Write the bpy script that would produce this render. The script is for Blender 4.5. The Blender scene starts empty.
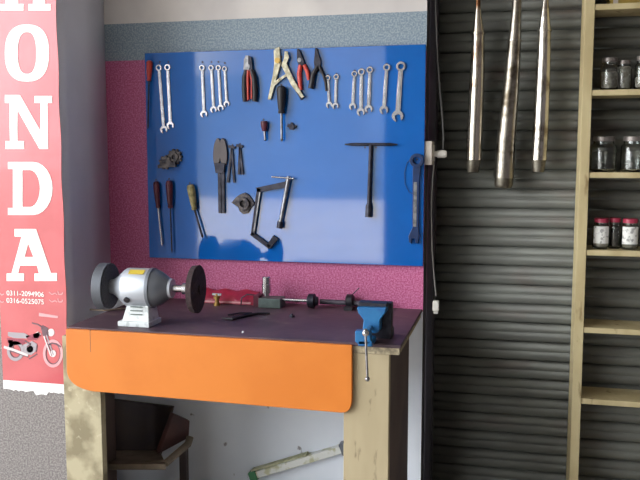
import bpy, bmesh, math, random
from mathutils import Vector, Matrix
random.seed(7)
R = math.radians
C = bpy.context.scene.collection

# ------------------------------------------------------------------ camera
F_PX, PITCH, YAW, D, H = 800.0, R(6.06), R(13.5), 3.3, 1.55
cam_d = bpy.data.cameras.new('camera'); cam = bpy.data.objects.new('camera', cam_d); C.objects.link(cam)
cam_d.sensor_width = 36; cam_d.lens = 36 * F_PX / 640; cam_d.clip_start = .05
cam.location = (0, -D, H); cam.rotation_euler = (R(90) - PITCH, 0, YAW)
bpy.context.scene.camera = cam
CP = Vector((0, -D, H))
FW = Vector((-math.sin(YAW)*math.cos(PITCH), math.cos(YAW)*math.cos(PITCH), -math.sin(PITCH)))
RT = Vector((math.cos(YAW), math.sin(YAW), 0)); UP = RT.cross(FW)
def at(x, y, Y):                       # measuring aid: a point on the upright plane at depth Y
    d = FW*F_PX + RT*(x-320) + UP*(240-y)
    return CP + d*((Y-CP.y)/d.y)
def atz(x, y, Z):                      # a point on a level plane
    d = FW*F_PX + RT*(x-320) + UP*(240-y)
    return CP + d*((Z-CP.z)/d.z)
def mpp(x, y, Y): return (at(x, y, Y)-CP).dot(FW)/F_PX     # metres per pixel there

# ------------------------------------------------------------------ materials
def S(h):
    c = [int(h[i:i+2], 16)/255 for i in (0, 2, 4)]
    return tuple(x/12.92 if x <= .04045 else ((x+.055)/1.055)**2.4 for x in c) + (1,)
def mat(name, col, rough=.5, metal=0, col2=None, scale=8, lo=.4, hi=.6, detail=4, bump=0, bscale=None, spec=.5, coat=0, trans=0, stretch=None, col3=None, scale3=3, lo3=.55, hi3=.65):
    m = bpy.data.materials.new(name); m.use_nodes = True
    nt = m.node_tree; b = nt.nodes['Principled BSDF']; L = nt.links.new
    b.inputs['Base Color'].default_value = S(col); b.inputs['Roughness'].default_value = rough
    b.inputs['Metallic'].default_value = metal; b.inputs['Specular IOR Level'].default_value = spec
    b.inputs['Coat Weight'].default_value = coat; b.inputs['Transmission Weight'].default_value = trans
    def noise(sc, lo, hi):
        g = nt.nodes.new('ShaderNodeNewGeometry'); mp = nt.nodes.new('ShaderNodeMapping')
        if stretch: mp.inputs['Scale'].default_value = stretch
        n = nt.nodes.new('ShaderNodeTexNoise'); n.inputs['Scale'].default_value = sc; n.inputs['Detail'].default_value = detail
        L(g.outputs['Position'], mp.inputs['Vector']); L(mp.outputs[0], n.inputs['Vector'])
        r = nt.nodes.new('ShaderNodeMapRange'); r.inputs['From Min'].default_value = lo; r.inputs['From Max'].default_value = hi
        L(n.outputs['Fac'], r.inputs['Value']); return n, r
    src = None
    if col2:
        n, r = noise(scale, lo, hi)
        mx = nt.nodes.new('ShaderNodeMix'); mx.data_type = 'RGBA'
        mx.inputs['A'].default_value = S(col); mx.inputs['B'].default_value = S(col2)
        L(r.outputs[0], mx.inputs['Factor']); src = mx.outputs['Result']
    if col3:
        n3, r3 = noise(scale3, lo3, hi3)
        m3 = nt.nodes.new('ShaderNodeMix'); m3.data_type = 'RGBA'
        L(src, m3.inputs['A']); m3.inputs['B'].default_value = S(col3)
        L(r3.outputs[0], m3.inputs['Factor']); src = m3.outputs['Result']
    if src: L(src, b.inputs['Base Color'])
    if bump:
        n, r = noise(bscale or scale, 0, 1); bp = nt.nodes.new('ShaderNodeBump')
        bp.inputs['Strength'].default_value = bump; bp.inputs['Distance'].default_value = .01
        L(n.outputs['Fac'], bp.inputs['Height']); L(bp.outputs[0], b.inputs['Normal'])
    return m
M = {}
M['white_wall'] = mat('white_wall', 'd8d4d2', .8, col2='c8c4c4', scale=3, bump=.05, bscale=40)
M['lower_wall'] = mat('lower_wall', 'eaf0fa', .7, col2='e2e9f5', scale=2.5, col3='8a8890', scale3=14, lo3=.68, hi3=.72)
M['blue_grey_speckle'] = mat('blue_grey_speckle', '788a9a', .7, col2='9aa8b2', scale=140, lo=.42, hi=.6, detail=2, bump=.15)
M['pink_speckle'] = mat('pink_speckle', 'b04e7c', .65, col2='cc7aa2', scale=150, lo=.42, hi=.62, detail=2, bump=.15)
M['column_grey'] = mat('column_grey', 'dfe1ee', .75, col2='d4d6e4', scale=2)
M['grey_speckle'] = mat('grey_speckle', '706b6a', .85, col2='948e8c', scale=140, lo=.4, hi=.62, detail=3, bump=.3)
M['concrete'] = mat('concrete', 'c2beb6', .8, col2='b2aea6', scale=4)
M['street'] = mat('street', 'd0ccc6', .9, col2='c4c0b8', scale=1)
M['street_wall'] = mat('street_wall', '8e9aa4', .9, col2='828e98', scale=.4)
M['ceiling'] = mat('ceiling', 'b8b4b0', .9)
M['dark_wall'] = mat('dark_wall', '605a5e', .8, col2='5a5458', scale=3)
M['board_blue'] = mat('board_blue', '1263ba', .04, col2='105eb2', scale=3, spec=.8, coat=1)
M['board_blue'].node_tree.nodes['Principled BSDF'].inputs['Coat Roughness'].default_value = .05
M['board_edge'] = mat('board_edge', '12366e', .6)
M['banner_red'] = mat('banner_red', 'b23843', .3, col2='bc444e', scale=6, spec=.6, coat=.45, bump=.1, bscale=5)
M['print_white'] = mat('print_white', 'f4f4f2', .4)
M['print_pink'] = mat('print_pink', 'd89aa0', .4)
M['print_dark'] = mat('print_dark', '60424e', .4)
M['print_pale'] = mat('print_pale', 'dccacc', .4)
M['print_grey'] = mat('print_grey', '9c949c', .4)
M['print_maroon'] = mat('print_maroon', '8c3048', .4)
M['torn_paper'] = mat('torn_paper', 'ecebec', .8)
M['chrome'] = mat('chrome', 'd6d6d8', .25, 1, col2='c0c0c6', scale=30)
M['steel'] = mat('steel', '9a9a9e', .38, 1, col2='77787c', scale=50)
M['dark_steel'] = mat('dark_steel', '40404a', .45, .7, col2='2c2c36', scale=40)
M['cream_steel'] = mat('cream_steel', 'c9c4ae', .4, .6, col2='9c957e', scale=50)
M['brass'] = mat('brass', 'b89858', .4, .8)
M['black_rubber'] = mat('black_rubber', '1c1a22', .5)
M['red_plastic'] = mat('red_plastic', 'c8483c', .4, col2='b43c34', scale=30)
M['dark_red_plastic'] = mat('dark_red_plastic', '5a2032', .45, col2='481a28', scale=20)
M['wood_handle'] = mat('wood_handle', 'a09468', .5, col2='70683c', scale=60)
M['greasy'] = mat('greasy', '5c5654', .5, .6, col2='34323a', scale=70, bump=.4)
M['leaf_grip'] = mat('leaf_grip', '5a5456', .5, .3)
M['navy_paint'] = mat('navy_paint', '12305f', .35, col2='0e274f', scale=20)
M['bench_top'] = mat('bench_top', '55404a', .5, col2='44333c', scale=6, bump=.1, bscale=30, col3='6c5c58', scale3=9, lo3=.58, hi3=.75)
M['ply_edge'] = mat('ply_edge', 'b3a68a', .8, col2='857a66', scale=50, lo=.45, hi=.6)
M['orange'] = mat('orange', 'd07829', .5, col2='ca7224', scale=5, spec=.4)
M['plywood'] = mat('plywood', 'b6a88a', .75, col2='a6987a', scale=5, stretch=(1, 1, .25), col3='7a6e56', scale3=26, lo3=.63, hi3=.69)
M['dirty_plywood'] = mat('dirty_plywood', 'b0a68a', .8, col2='857b62', scale=11, lo=.42, hi=.62, col3='c4baa0', scale3=24, lo3=.62, hi3=.72)
M['dark_board'] = mat('dark_board', '5c4c48', .7, col2='4c3e3c', scale=5)
M['shelf_wood'] = mat('shelf_wood', 'c2b48c', .7, col2='b0a078', scale=9, stretch=(1, 1, .3), col3='84714c', scale3=20, lo3=.64, hi3=.72)
M['shutter'] = mat('shutter', '6f716b', .55, .25, col2='656661', scale=5, stretch=(1, 1, 3), bump=.03, bscale=20, col3='68605a', scale3=3, lo3=.55, hi3=.75)
M['frame_dark'] = mat('frame_dark', '44424a', .6, .3)
M['silencer'] = mat('silencer', 'd2cec6', .22, 1, col2='847a6c', scale=18, lo=.5, hi=.7, bump=.15)
M['silencer_rust'] = mat('silencer_rust', 'ccc4b6', .24, 1, col2='80583e', scale=10, lo=.52, hi=.68, bump=.2)
M['silencer_dull'] = mat('silencer_dull', 'a09a90', .32, 1, col2='544c40', scale=18, lo=.45, hi=.68, bump=.25)
M['cone_steel'] = mat('cone_steel', '7a766c', .5, .9, col2='5c564c', scale=30)
M['bar_grey'] = mat('bar_grey', '66606c', .5, .3, col2='524c58', scale=30)
M['guard_grey'] = mat('guard_grey', '565a62', .5, .3)
M['silver_paint'] = mat('silver_paint', 'aab0ba', .35, .35)
M['grey_paint'] = mat('grey_paint', '70757e', .4, .4)
M['pale_paint'] = mat('pale_paint', 'd4dadc', .5, col2='b4bcbe', scale=40, lo=.55, hi=.65)
M['abrasive'] = mat('abrasive', '3c3c42', .9, col2='4a4a50', scale=120, bump=.3)
M['wire_disc'] = mat('wire_disc', '2c2024', .9, col2='3a2a2c', scale=80, bump=.6)
M['yellow'] = mat('yellow', 'c8b040', .5)
M['vise_blue'] = mat('vise_blue', '185a92', .4, col2='1f699e', scale=20)
M['red_packet'] = mat('red_packet', 'b02c48', .4, col2='982440', scale=18, spec=.5, bump=.4, bscale=25)
M['grey_green'] = mat('grey_green', '667472', .5, .3, col2='56625f', scale=30)
M['white_plastic'] = mat('white_plastic', 'd8d4cc', .45)
M['ivory'] = mat('ivory', 'b8b0a8', .5)
M['cable_grey'] = mat('cable_grey', '868480', .5)
M['cable_dark'] = mat('cable_dark', '4a4848', .5)
M['chair_wood'] = mat('chair_wood', '3a2e2a', .6, col2='30262a', scale=8)
M['chair_red'] = mat('chair_red', '4a2826', .6, col2='3c2020', scale=8)
M['chair_pale'] = mat('chair_pale', '8a7c6c', .6, col2='6e6456', scale=12)
M['batten_white'] = mat('batten_white', 'dcdeda', .5, col2='b8b898', scale=25, lo=.5, hi=.62)
M['batten_olive'] = mat('batten_olive', '9a9c7c', .6, col2='b8b89a', scale=30)
M['green_cap'] = mat('green_cap', '3f7a54', .5)
M['glass'] = mat('glass', 'f0f4f2', .03, trans=1.0)
M['paper_label'] = mat('paper_label', 'dcdcd8', .7, col2='9a9a98', scale=60, lo=.55, hi=.62)
M['grey_fill'] = mat('grey_fill', '8a8278', .7, col2='a8a49c', scale=90)
M['dark_fill'] = mat('dark_fill', '3a3634', .7, col2='5a5652', scale=90)
M['lid_red'] = mat('lid_red', 'a0304a', .4)
M['lid_grey'] = mat('lid_grey', '77706c', .4, .5)
M['card_yellow'] = mat('card_yellow', 'a08838', .6, col2='8a7430', scale=10)

# ------------------------------------------------------------------ mesh builder
class MB:
    def __init__(s): s.v, s.f, s.m = [], [], []
    def add(s, vs, fs, mi=0):
        n = len(s.v); s.v += [Vector(v) for v in vs]
        s.f += [[i+n for i in f] for f in fs]; s.m += [mi]*len(fs); return s
    def box(s, lo, hi, mi=0):
        x0, y0, z0 = lo; x1, y1, z1 = hi
        return s.add([(x0,y0,z0),(x1,y0,z0),(x1,y1,z0),(x0,y1,z0),(x0,y0,z1),(x1,y0,z1),(x1,y1,z1),(x0,y1,z1)],
              [(0,3,2,1),(4,5,6,7),(0,1,5,4),(1,2,6,5),(2,3,7,6),(3,0,4,7)], mi)
    def prism(s, pts, y0, y1, mi=0):                    # outline in x/z, thickness along y
        n = len(pts); vs = [(x, y0, z) for x, z in pts] + [(x, y1, z) for x, z in pts]
        fs = [list(range(n)), list(range(2*n-1, n-1, -1))] + [(i, n+i, n+(i+1) % n, (i+1) % n) for i in range(n)]
        return s.add(vs, fs, mi)
    def strip(s, outer, inner, y0, y1, mi=0, closed=True):   # ring between two outlines
        n = len(outer); vs = []
        for a, b in zip(outer, inner): vs += [(a[0],y0,a[1]), (b[0],y0,b[1]), (b[0],y1,b[1]), (a[0],y1,a[1])]
        fs = []
        for i in range(n if closed else n-1):
            j = (i+1) % n
            for k in range(4): fs.append((4*i+k, 4*i+(k+1) % 4, 4*j+(k+1) % 4, 4*j+k))
        if not closed: fs += [(0,1,2,3), tuple(4*(n-1)+k for k in (3,2,1,0))]
        return s.add(vs, fs, mi)
    def ring(s, c, ro, ri, y0, y1, mi=0, n=24, sx=1):
        a = [2*math.pi*i/n for i in range(n)]
        return s.strip([(c[0]+ro*sx*math.cos(t), c[1]+ro*math.sin(t)) for t in a], [(c[0]+ri*sx*math.cos(t), c[1]+ri*math.sin(t)) for t in a], y0, y1, mi)
    def disc(s, c, r, y0, y1, mi=0, n=24, sx=1):
        return s.prism([(c[0]+r*sx*math.cos(2*math.pi*i/n), c[1]+r*math.sin(2*math.pi*i/n)) for i in range(n)], y0, y1, mi)
    def bar(s, a, b, w0, w1, y0, y1, mi=0):              # tapered flat bar between two x/z points
        a = Vector(a); b = Vector(b); d = (b-a).normalized(); p = Vector((-d.y, d.x))
        q = [a+p*w0/2, a-p*w0/2, b-p*w1/2, b+p*w1/2]
        return s.prism([(t.x, t.y) for t in q], y0, y1, mi)
    def tube(s, path, r, n=10, mi=0):
        path = [Vector(p) for p in path]; k = len(path); rs = r if isinstance(r, (list, tuple)) else [r]*k
        vs = []; up = None
        for i, p in enumerate(path):
            t = (path[min(i+1, k-1)]-path[max(i-1, 0)]).normalized()
            if up is None: up = Vector((0,0,1)) if abs(t.z) < .9 else Vector((1,0,0))
            u = (up - t*up.dot(t)).normalized(); w = t.cross(u); up = u
            for j in range(n):
                a = 2*math.pi*j/n; vs.append(p + (u*math.cos(a)+w*math.sin(a))*rs[i])
        fs = [list(range(n-1, -1, -1)), list(range((k-1)*n, k*n))]
        for i in range(k-1):
            for j in range(n): fs.append((i*n+j, i*n+(j+1) % n, (i+1)*n+(j+1) % n, (i+1)*n+j))
        return s.add(vs, fs, mi)
    def lathe(s, p0, ax, prof, n=24, mi=0):              # prof: (distance along axis, radius)
        p0 = Vector(p0); ax = Vector(ax).normalized()
        u = ax.orthogonal().normalized(); w = ax.cross(u); k = len(prof); vs = []
        for t, r in prof:
            for j in range(n):
                a = 2*math.pi*j/n; vs.append(p0+ax*t+(u*math.cos(a)+w*math.sin(a))*max(r, 1e-4))
        fs = [list(range(n-1, -1, -1)), list(range((k-1)*n, k*n))]
        for i in range(k-1):
            for j in range(n): fs.append((i*n+j, i*n+(j+1) % n, (i+1)*n+(j+1) % n, (i+1)*n+j))
        return s.add(vs, fs, mi)
    def ball(s, c, r, mi=0):
        return s.lathe(Vector(c)-Vector((0,0,r)), (0,0,1), [(r-r*math.cos(math.pi*i/8), r*math.sin(math.pi*i/8)) for i in range(9)], 14, mi)
    def build(s, name, ms, parent=None, bevel=0, smooth=True, origin=None):
        if not isinstance(ms, (list, tuple)): ms = [ms]
        o0 = Vector((0,0,0))
        if parent:
            q = parent
            while q: o0 += q.location; q = q.parent
        elif origin: o0 = Vector(origin)
        me = bpy.data.meshes.new(name); me.from_pydata([v-o0 for v in s.v], [], s.f)
        for m in ms: me.materials.append(M[m] if isinstance(m, str) else m)
        for p, i in zip(me.polygons, s.m): p.material_index = i
        bm = bmesh.new(); bm.from_mesh(me); bmesh.ops.recalc_face_normals(bm, faces=bm.faces); bm.to_mesh(me); bm.free()
        if smooth: me.shade_smooth(); me.set_sharp_from_angle(angle=R(38))
        o = bpy.data.objects.new(name, me); C.objects.link(o)
        if parent: o.parent = parent
        elif origin: o.location = o0
        if bevel:
            b = o.modifiers.new('bevel', 'BEVEL'); b.width = bevel; b.segments = 2; b.harden_normals = True; b.limit_method = 'ANGLE'; b.angle_limit = R(40)
        return o
def tag(o, label, cat, group=None):
    o['label'] = label; o['category'] = cat
    if group: o['group'] = group
    return o
def thing(name, label, cat, loc, group=None):
    o = bpy.data.objects.new(name, None); C.objects.link(o); o.location = loc; o.empty_display_size = .05
    return tag(o, label, cat, group)
def struct(mb, name, ms, **k):
    o = mb.build(name, ms, smooth=False, **k); o['kind'] = 'structure'; return o
def text_mesh(body, size, name, m, parent, loc, stretch=1.0):      # small upright lettering facing -y
    cu = bpy.data.curves.new(name, 'FONT'); cu.body = body; cu.size = size; cu.extrude = .0004; cu.align_x = 'LEFT'
    t = bpy.data.objects.new(name, cu); C.objects.link(t)
    me = bpy.data.meshes.new_from_object(t.evaluated_get(bpy.context.evaluated_depsgraph_get()))
    bpy.data.objects.remove(t)
    me.transform(Matrix.Rotation(R(90), 4, 'X') @ Matrix.Diagonal((stretch, 1, 1, 1)))
    me.materials.clear(); me.materials.append(M[m])
    o = bpy.data.objects.new(name, me); C.objects.link(o); o.parent = parent
    o.location = Vector(loc)-parent.location
    return o

# ------------------------------------------------------------------ room
XE = -.35            # free end of the tool wall
b = MB()
def wall_band(z0, z1, mi): b.box((-2.3, 0, z0), (XE, .12, z1), mi)
for z0, z1, mi in ((0, .9, 0), (.9, 1.965, 1), (1.965, 2.125, 2), (2.125, 3.05, 3)): wall_band(z0, z1, mi)
wl = struct(b, 'wall_back', ['lower_wall', 'pink_speckle', 'blue_grey_speckle', 'white_wall', 'frame_dark'])
for p in wl.data.polygons:
    if p.normal.x > .9: p.material_index = 4      # end face of the wall takes the dark material
YC = -.45; xc = at(62.5, 200, YC).x; xk = -1.775
cpts = [(-2.5, YC), (xc, YC), (xc*.55+xk*.45, YC*.78), (xc*.2+xk*.8, YC*.4), (xk, 0), (-2.5, 0)]
b = MB(); n = len(cpts); b.add([(x, y, z) for z in (0, 3.05) for x, y in cpts], [list(range(n)), list(range(n, 2*n))] + [(i, (i+1) % n, n+(i+1) % n, n+i) for i in range(n)])
col = struct(b, 'wall_left', ['column_grey', 'grey_speckle'])
col.data.polygons[3].use_smooth = col.data.polygons[4].use_smooth = col.data.polygons[5].use_smooth = True
for p in col.data.polygons:
    if p.normal.y < -.98: p.material_index = 1
struct(MB().box((-2.6, -7.45, -.1), (1.6, .6, 0)), 'floor', 'concrete')
struct(MB().box((-2.6, -7.45, 3.05), (1.6, .6, 3.2)), 'ceiling', 'ceiling')
struct(MB().box((1.4, -7.45, 0), (1.55, .6, 3.05)), 'wall_right', 'dark_wall')
struct(MB().box((XE-.05, .35, 0), (1.4, .45, 3.05)), 'wall_rear', 'dark_wall')
b = MB(); b.box((-1.66, -7.45, 0), (1.4, -7.3, 3.05)); struct(MB().box((-5.2, -7.45, -.1), (-4.37, -7.3, 3.6)), 'wall_pier', 'frame_dark')
struct(b, 'wall_front', 'dark_wall')
g = MB().box((-60, -80, -.3), (60, 30, -.1)); struct(g, 'ground', 'street')

struct(MB().box((-13, -27, -.1), (20, -26, 4.6)), 'wall_street', 'street_wall')
# roller shutter behind the shelf
sh = thing('roller_shutter', 'dull grey corrugated metal roller shutter behind hanging silencers and shelf', 'shutter', (.5, .22, 0))
pitch = .0825; prof = []
nsl = int(3.0/pitch)
for k in range(nsl+1):
    z = k*pitch
    prof += [(y, z+f*pitch) for y, f in ((.236,0),(.236,.09),(.210,.11),(.2045,.2),(.201,.36),(.2005,.5),(.2065,.54),(.2065,.6),(.2015,.64),(.2035,.8),(.208,.92),(.212,.985))]
b = MB(); vs = []
for y, z in prof: vs += [(XE+.03, y, z), (1.38, y, z)]
b.add(vs, [(2*i, 2*i+1, 2*i+3, 2*i+2) for i in range(len(prof)-1)])
o = b.build('slat_curtain', 'shutter', sh); so = o.modifiers.new('thick', 'SOLIDIFY'); so.thickness = .002; so.offset = 1
MB().box((XE, .125, 0), (XE+.028, .25, 3.04)).build('guide_rail', 'frame_dark', sh)
MB().box((1.372, .19, 0), (1.399, .25, 3.04)).build('guide_rail', 'frame_dark', sh)

# ------------------------------------------------------------------ banner on the column
YB = YC-.004
def B2(x, y): p = at(x, y, YB); return (p.x, p.z)
bl = B2(-9, 100)[0]; br = B2(62.5, 200)[0]
ztop = 2.35; zred = B2(30, 382)[1]
ban = thing('banner', 'tall red vertical shop banner with white lettering on grey column', 'banner', ((bl+br)/2, YB+.002, zred))
NZ = 40; outL = []; 
b = MB(); vs = []
for i in range(NZ+1):
    z = zred+(ztop-zred)*i/NZ; dx = .0022*math.sin(i*.9)
    vs += [(bl, YB+.001, z), (br+dx, YB+.001, z), (br+dx, YB+.0035, z), (bl, YB+.0035, z)]
fs = [(0,1,2,3), tuple(4*NZ+k for k in (3,2,1,0))]
for i in range(NZ):
    for k in range(4): fs.append((4*i+k, 4*i+(k+1)%4, 4*i+4+(k+1)%4, 4*i+4+k))
b.add(vs, fs).build('sheet', 'banner_red', ban, smooth=False)
# torn white margin below
pts = [(bl, zred), (br, zred)]; n = 26
for i in range(n+1):
    x = br+(bl-br)*i/n; pts.append((x, zred-.036-.008*random.random()-(.012 if 8 < i < 14 else 0)))
MB().prism(pts[:2]+pts[2:], YB+.001, YB+.0035).build('paper_margin', 'torn_paper', ban, smooth=False)
y0, y1 = YB-.0006, YB+.0012
def poly(b, pts, mi=0, y0=y0, y1=y1): b.prism([B2(*p) for p in pts], y0, y1, mi)
def ell(b, cx, cy, ro, ri, mi=0, sq=1.0, y0=y0, y1=y1, rin=None, p=2.0):
    n = 36; O, I = [], []
    for i in range(n):
        t = 2*math.pi*i/n; c, s_ = math.cos(t), math.sin(t)
        e = 2/p; c2 = math.copysign(abs(c)**e, c); s2 = math.copysign(abs(s_)**e, s_)
        O.append(B2(cx+ro[0]*c2, cy+ro[1]*s2)); I.append(B2(cx+ri[0]*c2, cy+ri[1]*s2))
    b.strip(O, I, y0, y1, mi)
# H (its foot shows), O, N, D, A in slab serif
b = MB(); poly(b, [(0.5,10.5),(23.5,10.5),(23.5,4),(18,4),(18,-16),(33,-16),(33,4),(28.5,4),(28.5,10.5),(50.5,10.5),(50.5,4),(45,4),(45,-40),(50,-40),(50,-46),(28.5,-46),(28.5,-40),(33,-40),(33,-24),(18,-24),(18,-40),(23,-40),(23,-46),(0.5,-46),(.5,-40),(5.5,-40),(5.5,4),(.5,4)]); b.build('letter', 'print_white', ban, smooth=False)
b = MB(); ell(b, 27, 53, (22, 28.5), (9.3, 21), p=2.5); b.build('letter', 'print_white', ban, smooth=False)
b = MB(); poly(b, [(5,95),(20,95),(40.5,131),(40.5,103),(34.5,103),(34.5,96),(52,96),(52,103),(47.5,103),(48,149),(39.5,149),(17.5,110),(17.5,141),(24,141),(24,149),(5.5,149),(5.5,141),(10,141),(9.5,103),(5,103)]); b.build('letter', 'print_white', ban, smooth=False)
b = MB()
def arcD(cx, cy, rx, ry, n=12): return [(cx+rx*math.sin(math.pi*i/n), cy-ry*math.cos(math.pi*i/n)) for i in range(n+1)]
inner = [(22.5,170)] + arcD(30, 188.5, 10, 18.5) + [(22.5,207)]
outer = [(8,162)] + arcD(33, 188.5, 19.5, 26.5) + [(8,215)]
O = [B2(*p) for p in outer]; I = [B2(*p) for p in inner]
b.strip(O, I, y0, y1, closed=False)
poly(b, [(8,162),(8,169),(13,169),(13,208),(8,208),(8,215),(22.5,207),(22.5,170)])
b.build('letter', 'print_white', ban, smooth=False)
b = MB()
poly(b, [(14.6,229),(36,229),(51,273),(57,273),(57,281),(34.5,281),(34.5,273.5),(39,273.5),(37,265.5),(20,265.5),(18,273.5),(24,273.5),(24,281),(6.7,281),(6.7,273.5),(11.5,273.5),(16,257),(33.5,257),(28,243),(23.5,236.5),(14.6,236.5)])
poly(b, [(16,257.2),(24.5,257.2),(27.5,246),(28,243),(23.5,236.5),(21.5,236.5)])
b.build('letter', 'print_white', ban, smooth=False)
k = mpp(30, 290, YB)
for body, x, y in (('0311-2094906', 6.5, 295.2), ('0316-0525075', 6.5, 302.6)):
    p = at(x, y, YB-.0003); t = text_mesh(body, 6.8*k*1.05, 'phone_number', 'print_white', ban, p, 1.0)
    w = max(v.co.x for v in t.data.vertices); t.scale.x = 41.5*k*1.02/w
b = MB()
for yy in (291, 298.5):                                  # small script beside the numbers, two telephone ticks
    for pts in ([(49,yy+1),(52,yy+3.5),(55,yy+2),(57,yy+3.5)], [(58,yy),(58.6,yy+3.6)], [(59,yy+3.4),(62,yy+3.4),(62.6,yy+1.2)], [(0,yy+2),(1.5,yy+4),(4,yy+3)]):
        b = MB()
        for a, c in zip(pts, pts[1:]): b.bar(B2(*a), B2(*c), .0045, .0045, y0, y1)
        b.build('script_mark', 'print_pink', ban, smooth=False)
# printed motorcycle picture
b = MB()                     # slots: dark, white, grey, maroon, pink
def st(pts, w, mi, lay=0):
    for a, c in zip(pts, pts[1:]): b.bar(B2(*a), B2(*c), w*k, w*k, y0-.0002*lay, y1, mi)
ell(b, 53, 353.5, (10, 14), (7.6, 11), 4); ell(b, 53, 353.5, (7.6, 11), (6.8, 10), 0); ell(b, 53, 353.5, (3, 3.6), (.3,.3), 1)
ell(b, 15.5, 351, (8.5, 10), (5.8, 7), 2); ell(b, 15.5, 351, (5.8, 7), (5, 6), 0)
poly(b, [(8,332),(24,333),(30,336),(26,338.5),(14,338),(8,336)], 2); poly(b, [(7,338),(14,338.5),(26,340),(24,344),(14,345),(8,343)], 3)
poly(b, [(26,336),(33,334),(39,332),(41,336),(36,340),(28,340)], 3); poly(b, [(33,334.5),(38,331.5),(41,334),(38,338),(34,338)], 1)
poly(b, [(23,345),(32,341),(37,344),(37,350),(31,355),(24,353)], 2); ell(b, 30, 349, (3.4,3.6), (.3,.3), 1); st([(25,341),(31,344),(27,347)], 1.6, 0, 1)
poly(b, [(8,340),(13,340),(14,352),(10,352)], 0)
st([(4,347),(14,350),(28,355.5)], 2.6, 1, 1); st([(12,351.5),(28,357)], 1, 0, 1)
st([(32,323),(38,324.5),(43,328)], 1.4, 0, 1); st([(42,326),(48,329)], 2, 0, 1); poly(b, [(41,328),(48,329),(49,336),(43,336)], 0)
ell(b, 51, 332.5, (3.4, 3.8), (.2,.2), 1); st([(44,336),(51,356)], 1.6, 1, 1); st([(46.5,335),(53.5,355)], 1.4, 2, 1); st([(45.5,338),(52,356)], .7, 0, 2)
st([(48,345),(52,343),(57,344),(61,347)], 1.6, 0, 1)
st([(36,352),(37,345)], 1, 0, 1); st([(29,359),(37,354)], 1.2, 0, 1)
b.build('motorcycle_picture', ['print_dark', 'print_pale', 'print_grey', 'print_maroon', 'print_pink'], ban, smooth=False)
b = MB(); b.bar(B2(39,314.5), B2(58,317), .014, .009, y0, y1); b.build('scuff', 'print_pink', ban, smooth=False)

# ------------------------------------------------------------------ tool board
YF = -.02
def P2(x, y): p = at(x, y, YF); return Vector((p.x, p.z))
def P(x, y, off=.008): return at(x, y, YF-off)
K = .00442                                              # metres per pixel on the board
x0, x1 = at(147, 160, YF).x, XE-.001; z0, z1 = 1.093, 1.992
bd = thing('tool_board', 'glossy blue wall panel holding rows of hand tools over workbench', 'tool board', ((x0+x1)/2, 0, z0))
MB().box((x0, YF, z0), (x1, -.0005, z1)).build('panel', 'board_blue', bd, bevel=.002)
def nail(x, y):
    p = P(x, y, 0); MB().lathe(p+Vector((0,.004,0)), (0,-1,0), [(0,.0016),(.0045,.0016),(.0045,.004),(.006,.004)], 8).build('nail', 'dark_steel', bd)
for x, y in ((160,62),(168.5,62),(202.5,62),(211.5,62),(218.5,62),(225,63),(248,69.5),(281.5,57),(303.5,67),(318,70),(281.5,85),(263.5,119.5),(328,75),(336.5,74),(354.5,70.5),(361.5,69),(370,67),(386.5,64),(401,62),(156,180),(169,179),(190,183),(220.5,167),(237,203),(286,181.5),(365,147.5),(376,147.5),(417,159.5),(232.5,145),(240,144)): nail(x, y)

def wrench(a, c, wr, label, group, m='chrome', ring=True):
    A, Cc = P2(*a), P2(*c); d = (Cc-A).normalized(); w = wr*K
    yb = YF+.0006
    o = MB(); up = -d
    sh0 = A+d*w*.42; sh1 = Cc-d*w*.38
    o.ring(A, w*.46, w*.24, yb-.009, yb-.001, n=20)
    mid = (sh0+sh1)/2
    o.bar(sh0, sh1, w*.46, w*.5, yb-.0065, yb-.0025)
    o.bar(sh0, sh1, w*.26, w*.28, yb-.0082, yb-.0055)
    # open jaw, turned a little to one side
    th = math.atan2(d.y, d.x)+R(14); r = w*.56; pts = []
    for i in range(19):
        t = R(38)+R(284)*i/18; pts.append((r*math.cos(t), r*math.sin(t)))
    sl = r*.44; pts += [(r*.98, -sl), (-r*.12, -sl), (-r*.28, 0), (-r*.12, sl), (r*.98, sl)]
    o.prism([(Cc.x+x*math.cos(th)-z*math.sin(th), Cc.y+x*math.sin(th)+z*math.cos(th)) for x, z in pts], yb-.008, yb-.001)
    ob = o.build('combination_wrench', m, origin=(A.x, yb, A.y)); ob.modifiers.new('bevel','BEVEL').width = .0012
    return tag(ob, label, 'wrench', group)
gA, gB, gC = 'wrench pair beside red screwdriver', 'four wrenches left of red pliers', 'wrench row at upper right of board'
wrench((159.3,68), (164.3,129.5), 7, 'long chrome wrench right beside the red handled screwdriver, left of the pair', gA)
wrench((168,67.5), (170.8,125.5), 7, 'long chrome wrench of the left pair, the one farther from red screwdriver', gA)
wrench((202.5,68), (204.3,114), 6.5, 'longest chrome wrench of the row of four, leftmost of that row', gB)
wrench((211.6,68), (214,109.5), 6.2, 'second chrome wrench from the left in the row of four', gB)
wrench((218.8,68), (221,108), 6, 'third chrome wrench from the left in the row of four', gB)
wrench((225,69), (227,104), 5.6, 'shortest chrome wrench of the row of four, nearest the red pliers', gB)
wrench((328,78), (329.4,105), 5.6, 'small chrome wrench next to the black long nose pliers', gC)
wrench((336.5,77), (335.6,106), 5.8, 'small chrome wrench second to the right of black long nose pliers', gC)
wrench((354.6,74), (352.8,106.5), 6.2, 'chrome wrench leftmost of the close trio in middle of right row', gC)
wrench((361.6,72), (361,112), 7, 'chrome wrench hanging lowest in the close trio, its middle one', gC)
wrench((370,70), (368.8,109), 6.8, 'chrome wrench rightmost of the close trio', gC)
wrench((386.8,67.5), (384,110), 7.4, 'dull chrome wrench alone between the trio and the largest wrench', gC)
wrench((401,66.5), (397.7,116), 9.6, 'largest chrome combination wrench, at far right end of the row', gC)

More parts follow.
